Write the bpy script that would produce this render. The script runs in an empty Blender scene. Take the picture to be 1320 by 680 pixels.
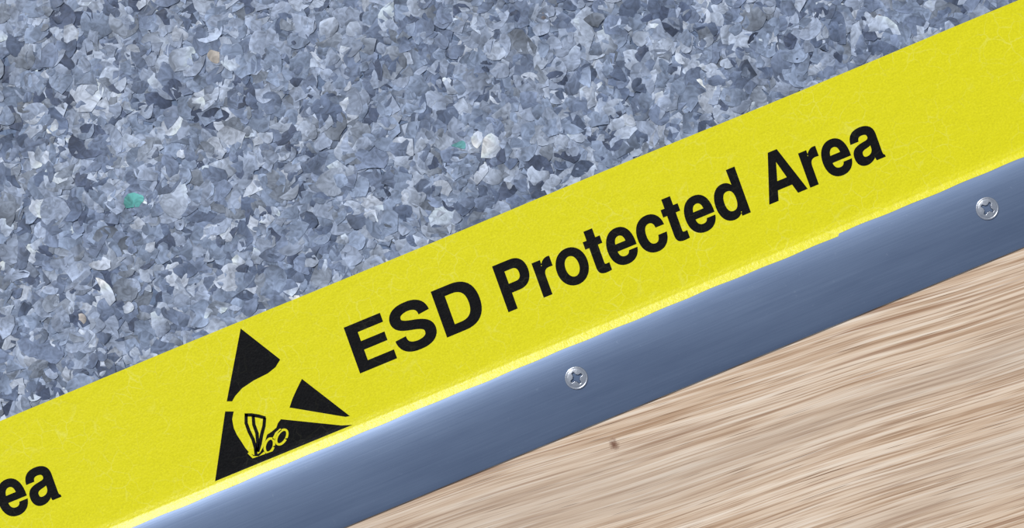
import bpy, math, random
import numpy as np
from mathutils import Vector
from mathutils.geometry import tessellate_polygon
random.seed(7); rng=np.random.default_rng(11)
S=0.0004            # metres per drawing unit (tape ~190 units = 76 mm)
T=math.radians(22.4)
scene=bpy.context.scene
try:
    scene.view_settings.view_transform='Standard'
    scene.view_settings.look='None'
except Exception as e: print(e)

def uv(x,y):   # survey point -> strip-aligned floor coords
    dx=x-660; dy=340-y
    return (dx*math.cos(T)+dy*math.sin(T), -dx*math.sin(T)+dy*math.cos(T))
def lin(c):
    return tuple(((v/255)/12.92 if v/255<=0.04045 else ((v/255+0.055)/1.055)**2.4) for v in c)
def lin4(c): return lin(c)+(1,)

# ---------- node helpers
class M:
    def __init__(s,name):
        s.m=bpy.data.materials.new(name); s.m.use_nodes=True
        s.t=s.m.node_tree; s.b=s.t.nodes['Principled BSDF']
    def n(s,typ,ins=None,**kw):
        nd=s.t.nodes.new(typ)
        for k,v in kw.items(): setattr(nd,k,v)
        for k,v in (ins or {}).items():
            if isinstance(v,bpy.types.NodeSocket): s.t.links.new(v,nd.inputs[k])
            else: nd.inputs[k].default_value=v
        return nd
    def set(s,k,v):
        if isinstance(v,bpy.types.NodeSocket): s.t.links.new(v,s.b.inputs[k])
        else: s.b.inputs[k].default_value=v
    def coords(s,scale=(1,1,1),rot=0,loc=(0,0,0)):
        tc=s.n('ShaderNodeTexCoord')
        m0=s.n('ShaderNodeMapping',{'Vector':tc.outputs['Object'],'Scale':(1/S,)*3})
        m1=s.n('ShaderNodeMapping',{'Vector':m0.outputs[0],'Rotation':(0,0,rot)})
        m2=s.n('ShaderNodeMapping',{'Vector':m1.outputs[0],'Scale':scale,'Location':loc})
        return m2.outputs[0]
    def noise(s,vec,scale=1,detail=4,rough=0.55,dist=0):
        return s.n('ShaderNodeTexNoise',{'Vector':vec,'Scale':scale,'Detail':detail,'Roughness':rough,'Distortion':dist}).outputs[0]
    def ramp(s,fac,stops):
        r=s.n('ShaderNodeValToRGB',{'Fac':fac}); e=r.color_ramp.elements
        while len(e)<len(stops): e.new(0.5)
        for i,(p,c) in enumerate(stops):
            e[i].position=p; e[i].color=c if len(c)==4 else tuple(c)+(1,)
        return r.outputs[0]
    def mix(s,fac,a,b,mode='MIX'):
        nd=s.t.nodes.new('ShaderNodeMix'); nd.data_type='RGBA'; nd.blend_type=mode
        for i,v in ((0,fac),(6,a),(7,b)):
            if isinstance(v,bpy.types.NodeSocket): s.t.links.new(v,nd.inputs[i])
            else: nd.inputs[i].default_value=v
        return nd.outputs[2]
    def math(s,op,a,b=0.0):
        nd=s.t.nodes.new('ShaderNodeMath'); nd.operation=op
        for i,v in ((0,a),(1,b)):
            if isinstance(v,bpy.types.NodeSocket): s.t.links.new(v,nd.inputs[i])
            else: nd.inputs[i].default_value=v
        return nd.outputs[0]
    def bump(s,h,strength,dist,normal=None):
        ins={'Height':h,'Strength':strength,'Distance':dist}
        if normal is not None: ins['Normal']=normal
        return s.n('ShaderNodeBump',ins).outputs[0]
def g(v): return (v,v,v,1)

# ---------- materials
# vinyl flakes
m=M('vinyl_flakes')
an=m.n('ShaderNodeAttribute',attribute_name='flake')
att=an.outputs['Color']; idv=an.outputs['Alpha']
c=m.coords()
offv=m.n('ShaderNodeCombineXYZ',{'X':m.math('MULTIPLY',idv,913.0),'Y':m.math('MULTIPLY',idv,377.0),'Z':m.math('MULTIPLY',idv,5000.0)}).outputs[0]
cc=m.n('ShaderNodeVectorMath',{0:c,1:offv},operation='ADD').outputs[0]
n1=m.noise(cc,0.075,2,0.5,1.8)
mod=m.ramp(n1,[(0.3,g(0.64)),(0.5,g(0.98)),(0.72,g(1.34))])
col=m.mix(1.0,att,mod,'MULTIPLY')
n2=m.noise(c,0.006,2)
col=m.mix(1.0,col,m.ramp(n2,[(0.3,g(0.88)),(0.7,g(1.05))]),'MULTIPLY')
m.set('Base Color',col); m.set('Roughness',0.5); m.set('Specular IOR Level',0.3)
mat_flake=m.m

# tape
def tape_mat(name,base,spk,lo,hi,rough=0.5,spec=0.35,cre=0.3):
    m=M(name); c=m.coords()
    f=m.noise(c,0.35,3,0.7)
    f2=m.noise(c,0.05,4,0.6)
    col=m.mix(m.ramp(f,[(0.35,g(0)),(0.7,g(1))]),lin4(lo),lin4(hi))
    col=m.mix(m.ramp(f2,[(0.35,g(0)),(0.75,g(0.35))]),col,lin4(base))
    # faint network of fine cracks in the laminate
    v=m.n('ShaderNodeTexVoronoi',{'Vector':m.n('ShaderNodeVectorMath',{0:c,1:m.n('ShaderNodeVectorMath',{0:m.n('ShaderNodeTexNoise',{'Vector':c,'Scale':0.04,'Detail':3}).outputs[1],1:(22,22,0)},operation='MULTIPLY').outputs[0]},operation='ADD').outputs[0],'Scale':0.05},feature='DISTANCE_TO_EDGE').outputs[0]
    msk=m.math('MULTIPLY',m.ramp(v,[(0.0,g(1)),(0.045,g(0))]),m.ramp(m.noise(c,0.012,5,0.7),[(0.45,g(0)),(0.65,g(cre))]))
    col=m.mix(msk,col,lin4(spk))
    m.set('Base Color',col); m.set('Roughness',rough); m.set('Specular IOR Level',spec)
    m.set('Normal',m.bump(f,0.4,S*0.7,m.bump(f2,0.5,S*1.6)))
    return m.m
mat_yellow=tape_mat('tape_yellow',(232,224,4),(248,245,140),(216,208,0),(236,229,6),0.36,0.5)
mat_black=tape_mat('tape_black_ink',(15,15,17),(60,60,45),(5,5,7),(18,18,20),0.45,0.14,0.35)

# metal
m=M('anodised_aluminium')
c=m.coords(scale=(0.006,0.5,0.5))
br=m.noise(c,1,5,0.65)
c2=m.coords(scale=(0.004,0.02,0.03)); bl=m.noise(c2,1,4,0.6)
c3=m.coords(); fine=m.noise(c3,0.12,6,0.75)
col=m.mix(br,lin4((102,120,150)),lin4((130,147,175)))
col=m.mix(m.ramp(bl,[(0.35,g(0)),(0.7,g(0.5))]),col,lin4((84,101,131)))
col=m.mix(m.ramp(fine,[(0.62,g(0)),(0.75,g(0.3))]),col,lin4((160,173,194)))
m.set('Base Color',col); m.set('Metallic',0.62)
m.set('Roughness',m.n('ShaderNodeMapRange',{'Value':bl,'To Min':0.44,'To Max':0.52}).outputs[0])
m.set('Normal',m.bump(br,0.14,S*0.4))
mat_metal=m.m

# screw
m=M('zinc_screw'); c=m.coords(); f=m.noise(c,0.3,4,0.7)
m.set('Base Color',m.mix(f,lin4((150,158,172)),lin4((225,228,235)))); m.set('Metallic',0.85); m.set('Roughness',0.33)
m.set('Normal',m.bump(f,0.4,S*0.6)); mat_screw=m.m
m=M('screw_recess'); m.set('Base Color',lin4((24,20,20))); m.set('Roughness',0.7); m.set('Specular IOR Level',0.1); mat_recess=m.m

# wood
m=M('oak_laminate'); R=math.radians(4.5)
wob=m.coords(scale=(0.0022,0.005,0),rot=R)
wv=m.math('MULTIPLY',m.math('SUBTRACT',m.noise(wob,1,1,0.4),0.5),24)
def wc(sx,sy,dx=0.0):
    tc=m.n('ShaderNodeTexCoord')
    a=m.n('ShaderNodeMapping',{'Vector':tc.outputs['Object'],'Scale':(1/S,)*3}).outputs[0]
    a=m.n('ShaderNodeMapping',{'Vector':a,'Rotation':(0,0,R)}).outputs[0]
    o=m.n('ShaderNodeCombineXYZ',{'Y':wv}).outputs[0]
    a=m.n('ShaderNodeVectorMath',{0:a,1:o},operation='ADD').outputs[0]
    return m.n('ShaderNodeMapping',{'Vector':a,'Scale':(sx,sy,0.0),'Location':(dx,dx*1.7,dx)}).outputs[0]
w1=m.noise(wc(0.002,0.05),1,3,0.6)
w2=m.noise(wc(0.0045,0.17,5),1,3,0.6)
w3=m.noise(wc(0.006,0.5,11),1,1,0.5)
w4=m.noise(wc(0.0012,0.011,17),1,2,0.5)
w5=m.noise(wc(0.012,0.6,23),1,1,0.5)
w6=m.noise(wc(0.003,0.13,31),1,2,0.5)
col=m.ramp(w1,[(0.3,lin((198,168,140))),(0.44,lin((214,187,160))),(0.58,lin((225,201,176))),(0.75,lin((233,212,190)))])
col=m.mix(m.ramp(w2,[(0.38,g(0.75)),(0.5,g(0))]),col,lin4((174,139,109)))
col=m.mix(m.ramp(w2,[(0.54,g(0)),(0.66,g(0.7))]),col,lin4((240,224,205)))
col=m.mix(m.ramp(w3,[(0.32,g(0.7)),(0.44,g(0))]),col,lin4((152,118,91)))
col=m.mix(m.ramp(w3,[(0.57,g(0)),(0.68,g(0.6))]),col,lin4((240,225,208)))
col=m.mix(m.ramp(w5,[(0.26,g(0.9)),(0.33,g(0))]),col,lin4((114,84,64)))
col=m.mix(m.ramp(w6,[(0.31,g(0.65)),(0.38,g(0))]),col,lin4((150,110,82)))
col=m.mix(m.ramp(w4,[(0.42,g(0)),(0.62,g(0.4))]),col,lin4((190,174,158)))
tc=m.coords()
ku,kv=uv(792,573)
vm=m.n('ShaderNodeMapping',{'Vector':tc,'Location':(-ku,-kv,0)}).outputs[0]
vm=m.n('ShaderNodeVectorMath',{0:vm,1:(1.1,0.8,0)},operation='MULTIPLY').outputs[0]
ln=m.n('ShaderNodeVectorMath',{0:vm},operation='LENGTH').outputs['Value']
ln=m.math('ADD',ln,m.math('MULTIPLY',m.math('SUBTRACT',m.noise(tc,0.2,4,0.7),0.5),12))
col=m.mix(m.ramp(m.math('DIVIDE',ln,16),[(0.1,g(0.9)),(0.5,g(0))]),col,lin4((112,72,54)))
m.set('Base Color',col); m.set('Roughness',0.5); m.set('Specular IOR Level',0.3)
m.set('Normal',m.bump(w3,0.3,S*0.8))
mat_wood=m.m

# ---------- mesh helpers
def mesh_obj(name,verts,faces,mats,smooth=False,fm=None,parent=None):
    me=bpy.data.meshes.new(name); me.from_pydata([tuple(p) for p in verts],[],faces)
    for k in mats: me.materials.append(k)
    if fm is not None: me.polygons.foreach_set('material_index',fm)
    if smooth: me.polygons.foreach_set('use_smooth',[True]*len(me.polygons))
    me.update()
    o=bpy.data.objects.new(name,me); scene.collection.objects.link(o)
    if parent: o.parent=parent
    return o
def sweep(name,prof,us,mats,voff=None,smooth=True,closed=True):
    V=[];F=[];n=len(prof)
    for i,u in enumerate(us):
        for j,(v,z) in enumerate(prof):
            dv=voff(u,j) if voff else 0
            V.append((u*S,(v+dv)*S,z*S))
    for i in range(len(us)-1):
        for j in range(n if closed else n-1):
            a=i*n+j;b=i*n+(j+1)%n
            F.append((a,b,b+n,a+n))
    F.append(tuple(range(n))); F.append(tuple(reversed(range((len(us)-1)*n,len(us)*n))))
    o=mesh_obj(name,V,F,mats,smooth)
    return o
def fix(o,ang=30):
    import bmesh
    bm=bmesh.new(); bm.from_mesh(o.data); bmesh.ops.recalc_face_normals(bm,faces=bm.faces)
    for e in bm.edges:
        if len(e.link_faces)==2 and e.calc_face_angle(0)>math.radians(ang): e.smooth=False
    bm.to_mesh(o.data); bm.free()

# ---------- vinyl floor (slab + pressed flakes in one mesh)
def build_vinyl():
    U0,U1,V0,V1=-1100,1100,48,860
    N=23000
    verts=[];cols=[];faces=[]
    def addbox(x0,x1,y0,y1,z0,z1,col):
        b=len(verts)
        for z in(z0,z1):
            for (x,y) in((x0,y0),(x1,y0),(x1,y1),(x0,y1)):
                verts.append((x*S,y*S,z*S)); cols.append(col+(0.5,))
        for f in((3,2,1,0),(4,5,6,7),(0,1,5,4),(1,2,6,5),(2,3,7,6),(3,0,4,7)):
            faces.append(tuple(b+i for i in f))
    addbox(-1200,1200,-116,930,-8,-0.4,lin((105,122,150)))
    pal=[((92,105,130),1.2),((112,125,150),2.4),((128,142,166),3.2),((145,157,179),2.9),((164,175,194),1.9),((184,193,209),0.7),((76,87,111),0.6),((122,131,146),1.1)]
    w=np.array([p[1] for p in pal]);w/=w.sum()
    pi=rng.choice(len(pal),N,p=w)
    us=rng.uniform(U0,U1,N); vs=rng.uniform(V0,V1,N)
    special=[(172,258,(92,164,160),13),(590,188,(96,154,156),11),(275,73,(178,170,162),9),(1135,25,(118,106,106),10),(105,410,(172,165,160),8),(700,20,(125,120,124),6)]
    for i in range(N+len(special)):
        sp=i>=N
        if not sp:
            cu,cv=us[i],vs[i]; base=np.array(lin(pal[pi[i]][0]))*random.uniform(0.86,1.14)
            R=random.choice([9,11,14,16,19,22])*random.uniform(0.8,1.15); z0=random.random()*1.5
        else:
            x,y,cc,R=special[i-N]; cu,cv=uv(x,y); base=np.array(lin(cc)); z0=2.3
        k=random.choice([3,4,5,5,6])
        ang0=random.uniform(0,6.283); corners=[]
        el=random.uniform(0.6,1.0); ea=random.uniform(0,3.14)
        for j in range(k):
            a=ang0+(j+random.uniform(-0.28,0.28))*2*math.pi/k
            r=R*random.uniform(0.8,1.15)
            x=r*math.cos(a); y=r*math.sin(a)*el
            corners.append((x*math.cos(ea)-y*math.sin(ea),x*math.sin(ea)+y*math.cos(ea)))
        ring=[]
        for j in range(k):
            p=corners[j];q=corners[(j+1)%k]
            ring.append(p)
            bul=random.uniform(-0.10,0.24)
            for tt in (0.3,0.7):
                ring.append((p[0]+(q[0]-p[0])*tt+(q[1]-p[1])*bul*0.85,p[1]+(q[1]-p[1])*tt-(q[0]-p[0])*bul*0.85))
        tx=random.gauss(0,0.05);ty=random.gauss(0,0.05)
        if sp: tx=ty=0.0
        ga=random.uniform(0,6.283);gs=random.uniform(0.15,0.6)/R
        gx=math.cos(ga)*gs;gy=math.sin(ga)*gs
        ca=random.uniform(0,6.283);cs=random.gauss(0,0.8)/(R*R)
        if sp: cs=0
        off=(random.uniform(-.45,.45)*R,random.uniform(-.45,.45)*R)
        b=len(verts); idr=random.random()
        pts=[off]+ring
        for q,(x,y) in enumerate(pts):
            t=x*math.cos(ca)+y*math.sin(ca)
            z=z0+x*tx+y*ty+t*t*cs+(random.uniform(-0.1,1.0) if q==0 else random.uniform(-0.08,0.08))
            z=max(-0.3,min(2.5,z))
            verts.append(((cu+x)*S,(cv+y)*S,z*S))
            kf=max(0.4,1+x*gx+y*gy+(random.uniform(0,0.1) if q else 0))
            cc=np.clip(base*kf+max(0,kf-1)*0.04,0,0.8); cols.append((cc[0],cc[1],cc[2],idr))
        n=len(ring)
        for j in range(n): faces.append((b,b+1+j,b+1+(j+1)%n))
    o=mesh_obj('floor_vinyl',verts,faces,[mat_flake])
    a=o.data.color_attributes.new('flake','FLOAT_COLOR','POINT')
    a.data.foreach_set('color',np.array(cols,dtype=np.float32).ravel())
    return o
build_vinyl()

# ---------- wood floor
pr=[(-112,-8),(-930,-8),(-930,0),(-112,0)]
w=sweep('floor_wood',pr,[-1200,0,1200],[mat_wood],smooth=False); fix(w)

# ---------- threshold strip
top=[(-111,0.2),(-112.5,1.6),(-116,3.2),(-121,5.4),(-126,7.3),(-132,8.9),(-140,10.3),(-150,11.4),(-162,11.9),(-174,11.7),(-186,10.9),(-198,9.6),(-208,8.1),(-217,6.5),(-224,5.0),(-229,3.7),(-231.4,2.6),(-231.6,0.1)]
bot=[(-224,0.1),(-205,5.0),(-165,8.6),(-130,4.5),(-120,0.2)]
st=sweep('threshold_strip',top+bot,list(np.linspace(-1180,1180,60)),[mat_metal]); fix(st,40)

# ---------- yellow tape
tp=bpy.data.objects.new('esd_floor_tape',None); scene.collection.objects.link(tp)
def interp(pts,v):
    for (a,za),(b,zb) in zip(pts,pts[1:]):
        if v<=a and v>=b: return za+(zb-za)*(a-v)/(a-b)
    return pts[0][1] if v>pts[0][0] else pts[-1][1]
def zt(v): # top of tape
    if v>-108: return 2.9
    return max(interp([(-108,2.9),(-111,3.1),(-114,3.7)],v),interp(top[:8],v)+0.28)
vv=[65,60,20,-30,-80,-100,-108,-111,-113,-115,-117,-119,-121,-124,-127]
th=lambda v: 0.5 if v>-112 else 0.24
prof=[(v,zt(v)) for v in vv]+[(v,zt(v)-th(v)) for v in reversed(vv)]
nn=len(vv)
us=sorted(list(np.linspace(-1180,1180,400))+[402,404.5,406])
def build_tape():
    V=[];F=[];n=2*nn
    for u in us:
        for j,(v,z) in enumerate(prof):
            d=0.0
            jj=j if j<nn else 2*nn-1-j
            if jj<3: d=0.5*math.sin(u*0.011)
            if jj>=nn-2:
                d=0.35*math.sin(u*0.09)+0.3*math.sin(u*0.031+1)
                if u>404: d+=2.8
                if jj==nn-2: d*=0.6
            v2=v+d
            z2=zt(v2)-(0 if j<nn else th(v2)) if jj>=nn-2 else z
            V.append((u*S,v2*S,z2*S))
    for i in range(len(us)-1):
        for j in range(n):
            a=i*n+j;b=i*n+(j+1)%n
            F.append((a,b,b+n,a+n))
    F.append(tuple(range(n))); F.append(tuple(reversed(range((len(us)-1)*n,len(us)*n))))
    return mesh_obj('tape_band',V,F,[mat_yellow],True)
t=build_tape(); fix(t,50); t.parent=tp

# ---------- printed glyphs
def parse(p):
    toks=p.split(); i=0; pts=[];cur=None
    while i<len(toks):
        c=toks[i]
        if c in'ML': cur=(float(toks[i+1]),float(toks[i+2])); pts.append(cur); i+=3
        elif c=='C':
            a=[float(x) for x in toks[i+1:i+7]]; p0=cur
            for s in range(1,11):
                q=s/10;r=1-q
                pts.append(tuple(r**3*p0[k]+3*r*r*q*a[k]+3*r*q*q*a[2+k]+q**3*a[4+k] for k in(0,1)))
            cur=(a[4],a[5]); i+=7
    if abs(pts[0][0]-pts[-1][0])<1e-6 and abs(pts[0][1]-pts[-1][1])<1e-6: pts.pop()
    return pts
def ell(cx,cy,rx,ry,k=0.58):
    return parse(f"M {cx+rx} {cy} C {cx+rx} {cy+ry*k} {cx+rx*k} {cy+ry} {cx} {cy+ry} C {cx-rx*k} {cy+ry} {cx-rx} {cy+ry*k} {cx-rx} {cy} C {cx-rx} {cy-ry*k} {cx-rx*k} {cy-ry} {cx} {cy-ry} C {cx+rx*k} {cy-ry} {cx+rx} {cy-ry*k} {cx+rx} {cy}")
def stroke(pts,wf):
    L=[];Rr=[]
    for i,p in enumerate(pts):
        a=pts[max(0,i-1)];b=pts[min(len(pts)-1,i+1)]
        dx,dy=b[0]-a[0],b[1]-a[1];l=math.hypot(dx,dy) or 1;dx/=l;dy/=l
        w=wf(i/(len(pts)-1),dx,dy)/2
        L.append((p[0]-dy*w,p[1]+dx*w));Rr.append((p[0]+dy*w,p[1]-dx*w))
    return L+Rr[::-1]
S_c=parse("M 545 500 C 540 600 470 664 335 664 C 195 664 120 605 120 522 C 120 425 215 400 335 370 C 470 337 553 300 553 205 C 553 105 465 52 335 52 C 185 52 112 115 108 232")
GL={
'E':(667,["M 76 0 L 626 0 L 626 124 L 226 124 L 226 311 L 585 311 L 585 430 L 226 430 L 226 594 L 614 594 L 614 718 L 76 718"]),
'D':(722,["M 76 0 L 357 0 C 570 0 685 130 685 360 C 685 595 570 718 357 718 L 76 718","M 226 124 L 226 594 L 330 594 C 470 594 535 520 535 360 C 535 205 470 124 330 124"]),
'P':(667,["M 76 0 L 226 0 L 226 254 L 385 254 C 540 254 625 350 625 487 C 625 630 540 718 385 718 L 76 718","M 226 378 L 226 594 L 365 594 C 440 594 479 557 479 487 C 479 415 440 378 365 378"]),
'A':(722,["M 8 0 L 163 0 L 213 150 L 500 150 L 550 0 L 711 0 L 440 718 L 285 718","M 252 265 L 462 265 L 360 565"]),
'e':(556,["M 523 218 L 171 218 C 174 140 215 96 290 96 C 335 96 368 115 380 155 L 517 155 C 495 50 410 -14 285 -14 C 125 -14 30 95 30 262 C 30 435 130 546 282 546 C 440 546 528 430 523 218","M 174 312 L 383 312 C 380 390 345 436 282 436 C 215 436 180 385 174 312"]),
'c':(556,["M 524 336 L 386 336 C 378 400 345 432 290 432 C 208 432 172 365 172 262 C 172 165 208 98 290 98 C 345 98 380 135 387 200 L 524 200 C 510 65 420 -14 288 -14 C 130 -14 30 95 30 258 C 30 435 130 546 292 546 C 425 546 515 460 524 336"]),
't':(333,["M 86 676 L 226 676 L 226 532 L 309 532 L 309 432 L 226 432 L 226 150 C 226 105 235 98 275 98 L 309 100 L 309 -3 C 290 -6 260 -9 225 -9 C 130 -9 86 20 86 110 L 86 432 L 14 432 L 14 532 L 86 532"]),
'r':(389,["M 64 0 L 204 0 L 204 280 C 204 365 245 403 320 403 L 373 400 L 373 542 C 300 555 235 515 200 440 L 198 440 L 198 532 L 64 532"]),
'd':(611,["M 551 718 L 411 718 L 411 464 C 380 515 325 546 260 546 C 120 546 34 430 34 264 C 34 100 120 -14 262 -14 C 330 -14 385 15 414 68 L 416 68 L 416 0 L 551 0","M 414 268 C 414 370 375 430 294 430 C 212 430 176 365 176 264 C 176 165 215 100 294 100 C 375 100 414 165 414 268"]),
'a':(556,["M 385 0 L 535 0 L 535 20 C 510 32 505 50 505 90 L 505 370 C 505 480 425 546 275 546 C 130 546 50 485 42 367 L 175 367 C 183 415 210 436 268 436 C 335 436 367 415 367 375 C 367 325 320 325 240 315 C 110 298 28 265 28 150 C 28 45 95 -14 195 -14 C 265 -14 325 15 375 62 C 375 40 378 18 385 0","M 367 255 C 345 240 320 235 280 228 C 205 215 170 200 170 153 C 170 110 195 92 240 92 C 315 92 367 135 367 200"]),
}
def glyph(ch):
    if ch=='S': return 667,[stroke(S_c,lambda t,dx,dy:122+26*abs(dy))]
    if ch=='o': return 611,[ell(306,266,272,280),ell(306,266,132,168)]
    w,c=GL[ch]; return w,[parse(x) for x in c]
LEAN=math.tan(math.radians(2.6))
def area(c): return sum(c[i-1][0]*c[i][1]-c[i][0]*c[i-1][1] for i in range(len(c)))/2
def fatten(c,d):
    """offset a closed contour outward by d (negative = inward)"""
    c=[p for i,p in enumerate(c) if math.hypot(p[0]-c[i-1][0],p[1]-c[i-1][1])>1e-3]
    s=1 if area(c)>0 else -1; out=[]
    n=len(c)
    for i in range(n):
        a,b,e=c[i-1],c[i],c[(i+1)%n]
        d1=(b[0]-a[0],b[1]-a[1]);d2=(e[0]-b[0],e[1]-b[1])
        l1=math.hypot(*d1);l2=math.hypot(*d2)
        n1=(d1[1]/l1*s,-d1[0]/l1*s);n2=(d2[1]/l2*s,-d2[0]/l2*s)
        k=max(0.35,1+n1[0]*n2[0]+n1[1]*n2[1])
        out.append((b[0]+(n1[0]+n2[0])/k*d,b[1]+(n1[1]+n2[1])/k*d))
    return out
def add_poly(V,F,contours,z):
    flat=[p for c in contours for p in c]
    tris=tessellate_polygon([[Vector((x,y,0)) for x,y in c] for c in contours])
    b=len(V)
    for x,y in flat:
        V.append((x*S,y*S,(z if z is not None else zt(y)+0.1)*S))
    for t in tris:
        a,b2,c=[flat[i] for i in t]
        cr=(b2[0]-a[0])*(c[1]-a[1])-(b2[1]-a[1])*(c[0]-a[0])
        F.append(tuple(b+i for i in (t if cr>0 else t[::-1])))
def words(off):
    V=[];F=[]
    for txt,u0,k in (('ESD',-241,91),('Protected',-32.8,75.2),('Area',336.5,73.2)):
        x=u0
        for ch in txt:
            w,cs=glyph(ch)
            cc=[]
            for qi,c in enumerate(cs):
                q=[(x+px*k/1000+py*0.085*LEAN+off,-55+py*0.085) for px,py in c]
                cc.append(fatten(q,0.85 if qi==0 else -0.85))
            add_poly(V,F,cc,2.97); x+=w*k/1000
    return V,F
# warning symbol: triangle, yellow hand, slash
A=[(310,423),(361,463),(355,473),(345,481),(327,490),(312,500),(303,510),(299,517),(292,517)]
B=[(389,488),(451,536),(445,537),(373,525),(377,513),(383,500)]
C0=[(277,620),(290,530),(301,530),(299,540),(301,551),(305,560),(311,569),(316,577),(322,584),(329,587),(335,583),(339,576),(342,567),(344,560),(350,556),(356,551),(358,545),(362,540),(440,548),(455,548.5)]
BL=[[(315,534.5),(324,534.5),(333,536),(342,538.5)],
    [(317,533),(317,545),(321,556),(326,566),(329,577),(330,588)],
    [(326,535),(327,547),(331,558),(332,570),(331,582)],
    [(341,538),(340,549),(337,560),(335,572),(332,582)]]
def ring(cx,cy,rx,ry,a,n=26,a0=0,a1=360):
    a=math.radians(a)
    return [(cx+rx*math.cos(t)*math.cos(a)-ry*math.sin(t)*math.sin(a),cy+rx*math.cos(t)*math.sin(a)+ry*math.sin(t)*math.cos(a)) for t in [math.radians(a0+(a1-a0)*i/n) for i in range(n+1)]]
YL=[ring(347,574,5.6,9.5,18),ring(363,563,5.8,10.5,30),[(352,566),(356,558),(362,553)],[(320,583),(326,589),(334,589),(341,583)]]
def symbol(off):
    V=[];F=[]
    for c in(A,B,C0):
        q=[uv(*p) for p in c]
        q=[(x+off,max(y,-113.2)) for x,y in q]; add_poly(V,F,[q],None)
    for c in BL:
        q=[uv(*p) for p in c]; q=[(x+off,y) for x,y in q]
        add_poly(V,F,[stroke(q,lambda t,a,b:4.6-1.0*abs(t-.5))],3.03)
    V2=[];F2=[]
    for c in YL:
        q=[uv(*p) for p in c]; q=[(x+off,y) for x,y in q]
        add_poly(V2,F2,[stroke(q,lambda t,a,b:3.0)],3.09)
    return V,F,V2,F2
for i,off in enumerate((0,-1150)):
    V,F=words(off)
    mesh_obj('lettering_%d'%(i+1),V,F,[mat_black],parent=tp)
V,F,V2,F2=symbol(0)
mesh_obj('hand_symbol',V,F,[mat_black],parent=tp)
mesh_obj('hand_symbol_fingers',V2,F2,[mat_yellow],parent=tp)

# ---------- screws
def screw(idx,u,v,rot):
    NR,NT=34,144; R=15.0
    V=[];F=[];fm=[]
    def arm(x,y):
        d=0
        for a in(rot,rot+math.pi/2):
            lx=abs(x*math.cos(a)+y*math.sin(a)); ly=abs(-x*math.sin(a)+y*math.cos(a))
            wdt=2.8-0.14*lx
            if lx<8.8 and ly<wdt: d=max(d,min(1,(8.8-lx)/2.0)*min(1,(wdt-ly)/0.7))
        rr=math.hypot(x,y)
        if rr<4.8: d=max(d,min(1,(4.8-rr)/1.0))
        return d
    pts=[(0,0)]
    rs=[R*(i/NR) for i in range(1,NR+1)]
    for r in rs:
        for k in range(NT):
            a=2*math.pi*k/NT; pts.append((r*math.cos(a),r*math.sin(a)))
    V=[];D=[]
    for x,y in pts:
        r=math.hypot(x,y); z=1.7*(1-(r/R)**2.6)+0.7
        if r>R-0.01: z=-0.3
        if 12.0<r<13.1: z-=0.6
        d=arm(x,y); D.append(d)
        V.append((x*S,y*S,(z-4.5*d)*S))
    for k in range(NT): F.append((0,1+k,1+(k+1)%NT)); fm.append(1)
    for i in range(NR-1):
        for k in range(NT):
            a=1+i*NT+k;b=1+i*NT+(k+1)%NT
            F.append((a,a+NT,b+NT,b)); fm.append(1 if (D[a]+D[b]+D[a+NT]+D[b+NT])/4>0.25 else 0)
    base=len(V)
    for (r,z) in((14,-1.2),(6,-4.5),(4.5,-6),(4.5,-30),(0.3,-36)):
        for k in range(NT):
            a=2*math.pi*k/NT; V.append((r*math.cos(a)*S,r*math.sin(a)*S,z*S))
    prev=1+(NR-1)*NT
    for j in range(5):
        cur=base+j*NT
        for k in range(NT):
            F.append((prev+k,cur+k,cur+(k+1)%NT,prev+(k+1)%NT)); fm.append(0)
        prev=cur
    o=mesh_obj('countersunk_screw',V,F,[mat_screw,mat_recess],True,fm)
    o.location=(u*S,v*S,12.0*S)
    return o
for i,(u,r) in enumerate(((20.7,0.25),(592.3,0.75),(-551,1.1))):
    screw(i,u,-167,r)

# ---------- light
sun=bpy.data.lights.new('sun','SUN'); sun.energy=2.85; sun.angle=math.radians(1.5); sun.color=(1.0,0.99,0.975)
so=bpy.data.objects.new('sun',sun); scene.collection.objects.link(so)
d=Vector((-0.25,0.75,0.95)).normalized()
so.rotation_euler=d.to_track_quat('Z','Y').to_euler(); so.location=(0,0.5,2)
wd=bpy.data.worlds.new('world'); scene.world=wd; wd.use_nodes=True
bg=wd.node_tree.nodes['Background']; bg.inputs[0].default_value=(0.78,0.87,1.02,1); bg.inputs[1].default_value=0.35

# ---------- camera
cam=bpy.data.cameras.new('camera'); co=bpy.data.objects.new('camera',cam); scene.collection.objects.link(co)
cam.lens=85; cam.sensor_width=36; cam.sensor_fit='HORIZONTAL'; cam.clip_start=0.05
co.location=(0,0,1320*S*85/36+5*S); co.rotation_euler=(0,0,-T)
scene.camera=co
